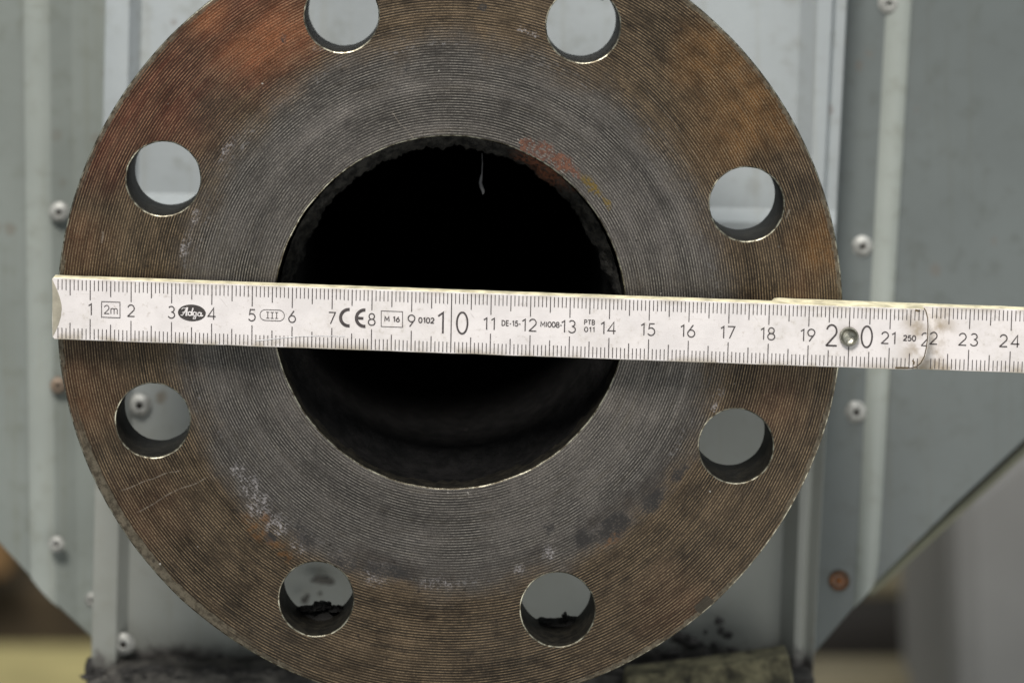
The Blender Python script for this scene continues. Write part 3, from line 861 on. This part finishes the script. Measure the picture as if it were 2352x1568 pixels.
for n_ in range(1, 20):
    if n_ == 10: continue
    px = TICK[n_]; cy = ytop(px) + 76
    if n_ < 10: text(num, str(n_), px - lean(px) * .5, cy, 32, 2.9, Y1, xs=1.0)
    else: text(num, str(n_), px - 5, cy, 33, 2.9, Y1, adv=.14, xs=1.02)
text(num, '1', 1129.5 - 27, ytop(1129) + 77, 58, 4.6, Y1, xs=.95)
text(num, '0', 1129.5 + 26, ytop(1156) + 77, 58, 4.6, Y1, xs=.85)
text(num, '2', 2079, ytop(2079) + 75, 57, 4.4, Y1, xs=.86)
text(num, '0', 2167, ytop(2167) + 75, 57, 4.4, Y1, xs=.86)
text(num, '21', 2222, ytop(2222) + 76, 32, 3.0, Y1, adv=.16, xs=1.02)
# the 22 is cut by the end of the front leg: a short piece of the first 2 on it
half = [(p[0], p[1]) for p in arc(.30, .71, .25, .29, 165, 60, 10)]
num.strip([(2303 + a * 31, ytop(2310) + 76 + (.5 - b) * 31) for a, b in half], 2.9, Y1)
num.strip([(2303, ytop(2310) + 92), (2318, ytop(2310) + 76)], 2.6, Y1)
num.strip([(2303, ytop(2310) + 92), (2318, ytop(2310) + 92.5)], 2.6, Y1)
num.build('numerals', M_ink, leg1)
num2 = Ink()
text(num2, '2', 2334, ytop2(2334) + 80, 33, 3.0, Y2)
text(num2, '23', 2421, ytop2(2421) + 80, 33, 3.0, Y2, adv=.24, xs=1.05)
text(num2, '24', 2524, ytop2(2524) + 80, 33, 3.0, Y2, adv=.24, xs=1.05)
num2.build('numerals', M_ink, leg2)

sm = Ink()
def done(name):
    global sm
    sm.build(name, M_ink, leg1); sm = Ink()
def frame(x0, y0, x1, y1, w):
    cx = (x0 + x1) / 2
    def q(x, y): return (x, y + SL * (x - cx))
    sm.strip([q(x0, y0), q(x1, y0)], w, Y1); sm.strip([q(x0, y1), q(x1, y1)], w, Y1)
    sm.strip([q(x0, y0 - w / 2), q(x0, y1 + w / 2)], w, Y1); sm.strip([q(x1, y0 - w / 2), q(x1, y1 + w / 2)], w, Y1)
frame(254, 754.5, 300, 793.5, 1.9)
text(sm, '2m', 277, 774, 23, 2.0, Y1, adv=.10)
done('length_mark')
frame(953, 778, 1006.5, 817, 1.7)
text(sm, 'M 16', 980, 797.5, 15, 2.7, Y1, adv=.13, width=38)
done('boxed_mark')
text(sm, '0102', 1066, 800.7, 15.5, 2.8, Y1, adv=.13, width=39)
done('code_number')
text(sm, 'DE-15-', 1278, 808, 15, 2.4, Y1, adv=.10, width=48)
done('code_number')
text(sm, 'MI008-', 1378, 811, 15, 2.4, Y1, adv=.10, width=54)
done('code_number')
text(sm, 'PTB', 1474, 805.5, 13.5, 2.2, Y1, adv=.12, width=27)
text(sm, '011', 1474, 823.5, 13.5, 2.2, Y1, adv=.16, width=26)
done('code_number')
text(sm, '250', 2274, 845, 16, 3.0, Y1, adv=.14, width=31)
done('code_number')
# III in a rounded frame
def q(x, y, cx): return (x, y + SL * (x - cx))
cx, cy = 680.5, 788
pts = [(cx + 17 + 13.5 * math.cos(math.radians(a)), cy - 13.5 * math.sin(math.radians(a))) for a in range(-90, 91, 15)] + \
      [(cx - 17 + 13.5 * math.cos(math.radians(a)), cy - 13.5 * math.sin(math.radians(a))) for a in range(90, 271, 15)]
sm.strip([q(x, y, cx) for x, y in pts], 1.7, Y1, closed=True)
for k in (-11, 0, 11):
    sm.strip([q(cx + k, cy - 7.5, cx), q(cx + k, cy + 7.5, cx)], 2.1, Y1)
    for s_ in (-7.5, 7.5): sm.strip([q(cx + k - 4, cy + s_, cx), q(cx + k + 4, cy + s_, cx)], 1.7, Y1)
done('class_mark')
# CE
for (cx, cy, bar) in ((872, 794, 0), (911.5, 795.3, 1)):
    sm.strip([(cx + 20.5 * math.cos(math.radians(a)) * (1.0), cy - 20.5 * math.sin(math.radians(a))) for a in range(84, 277, 8)], 8, Y1)
    if bar: sm.strip([(cx - 19, cy - .3), (cx - 3, cy + .3)], 7, Y1)
done('conformity_mark')
# oval emblem with script lettering
em = Ink()
ox, oy = 479.6, 782
em.poly([(ox + 34.8 * math.cos(math.radians(a)), oy + 20.8 * math.sin(math.radians(a)) + SL * 34.8 * math.cos(math.radians(a))) for a in range(0, 360, 6)], Y1)
eo = em.build('emblem', simple('emblem_ink', (.045, .038, .036), .6), leg1)
lt = Ink()
def L_(pts, w=3.0):
    lt.strip([(ox + x, oy - y + SL * x) for x, y in pts], w, Y1 - .00012)
def A_(cx, cy, rx, ry, a0, a1, w=2.8, n=14): L_(arc(cx, cy, rx, ry, a0, a1, n), w)
L_([(-28, -6), (-24, -7), (-20, -2), (-15, 8), (-11, 13)], 2.2); L_([(-11, 13.5), (-13, 4), (-14, -6), (-11.5, -6)], 4.0); L_([(-24, 0), (-17, 2), (-10, 2)], 2.0); L_([(-26, 8), (-22, 12), (-17, 11), (-11, 13)], 1.8)
A_(-5, -2, 4.2, 4.6, 0, 360, 2.8); L_([(3.0, 12.5), (.6, 4), (-.8, -5), (2, -6)], 3.4)
A_(7.0, -2.2, 4.0, 4.5, 0, 360, 2.8); L_([(12, 2.5), (11, -6), (8.5, -14), (3.5, -14.5), (4, -11), (9, -8), (14, -5)], 2.4)
A_(19, -2.8, 4.0, 4.5, 0, 360, 2.8); L_([(24, 2), (22.6, -4), (24, -7), (28, -5)], 3.0)
lt.build('emblem_script', simple('emblem_white', (.72, .68, .67), .5), eo)
# concave worn end at the left
ce = Ink()
arcp = [(131, 699), (137, 712), (142, 722), (149, 742), (153.5, 760), (154.5, 772), (152, 792), (146, 812), (140, 826), (132, 841)]
ce.poly(arcp + [(131.5, 820), (131, 745)], Y1)
ce.build('worn_end', M_capw, leg1)
# dirt line round the end of the front leg, white glare on a lacquer ridge, scratches
dr = Ink()
endp = [(2250, 919.5), (2262, 920.5), (2278, 920), (2291, 916), (2302, 907), (2311, 890), (2316, 868), (2319, 845), (2320, 815), (2319, 795), (2315, 778), (2310, 770)]
dr.strip(endp, 2.6, Y1)
dr.strip([(2238, 919), (2250, 919), (2262, 919.5), (2274, 919)], 4.5, Y1)
dr.strip([(2288, 775), (2296, 777), (2300, 776)], 5, Y1)
dr.strip([(2281, 900), (2285, 905), (2284, 911)], 4, Y1)
dr.build('dirt_line', M_inkb, leg1)
rg = Ink()
rg.strip([(640, 851), (672, 848), (705, 844), (745, 840.5), (790, 839), (835, 839), (862, 840)], 1.5, Y1 - .0001)  # glare along a raised lacquer line, drawn as a white ribbon
rg.build('lacquer_glare', simple('white_glare', (.86, .83, .84), .25), leg1)
# rivet of the joint
p = atp(2121.7, 840, yt(2121.7, Y1)); rr = .00242
hr = lathe('hinge_rivet', [(rr, .0000), (rr, -.0004), (rr * .94, -.0007), (rr * .84, -.0007), (rr * .76, -.0003), (rr * .55, .0001), (rr * .3, .0003), (.00001, .0004)], 40,
           simple('nickel_plated_brass', (.34, .33, .28), .38, .9, .45, 700, .00025), None, p, 60)
rp(hr)
hr.location.y -= .00045
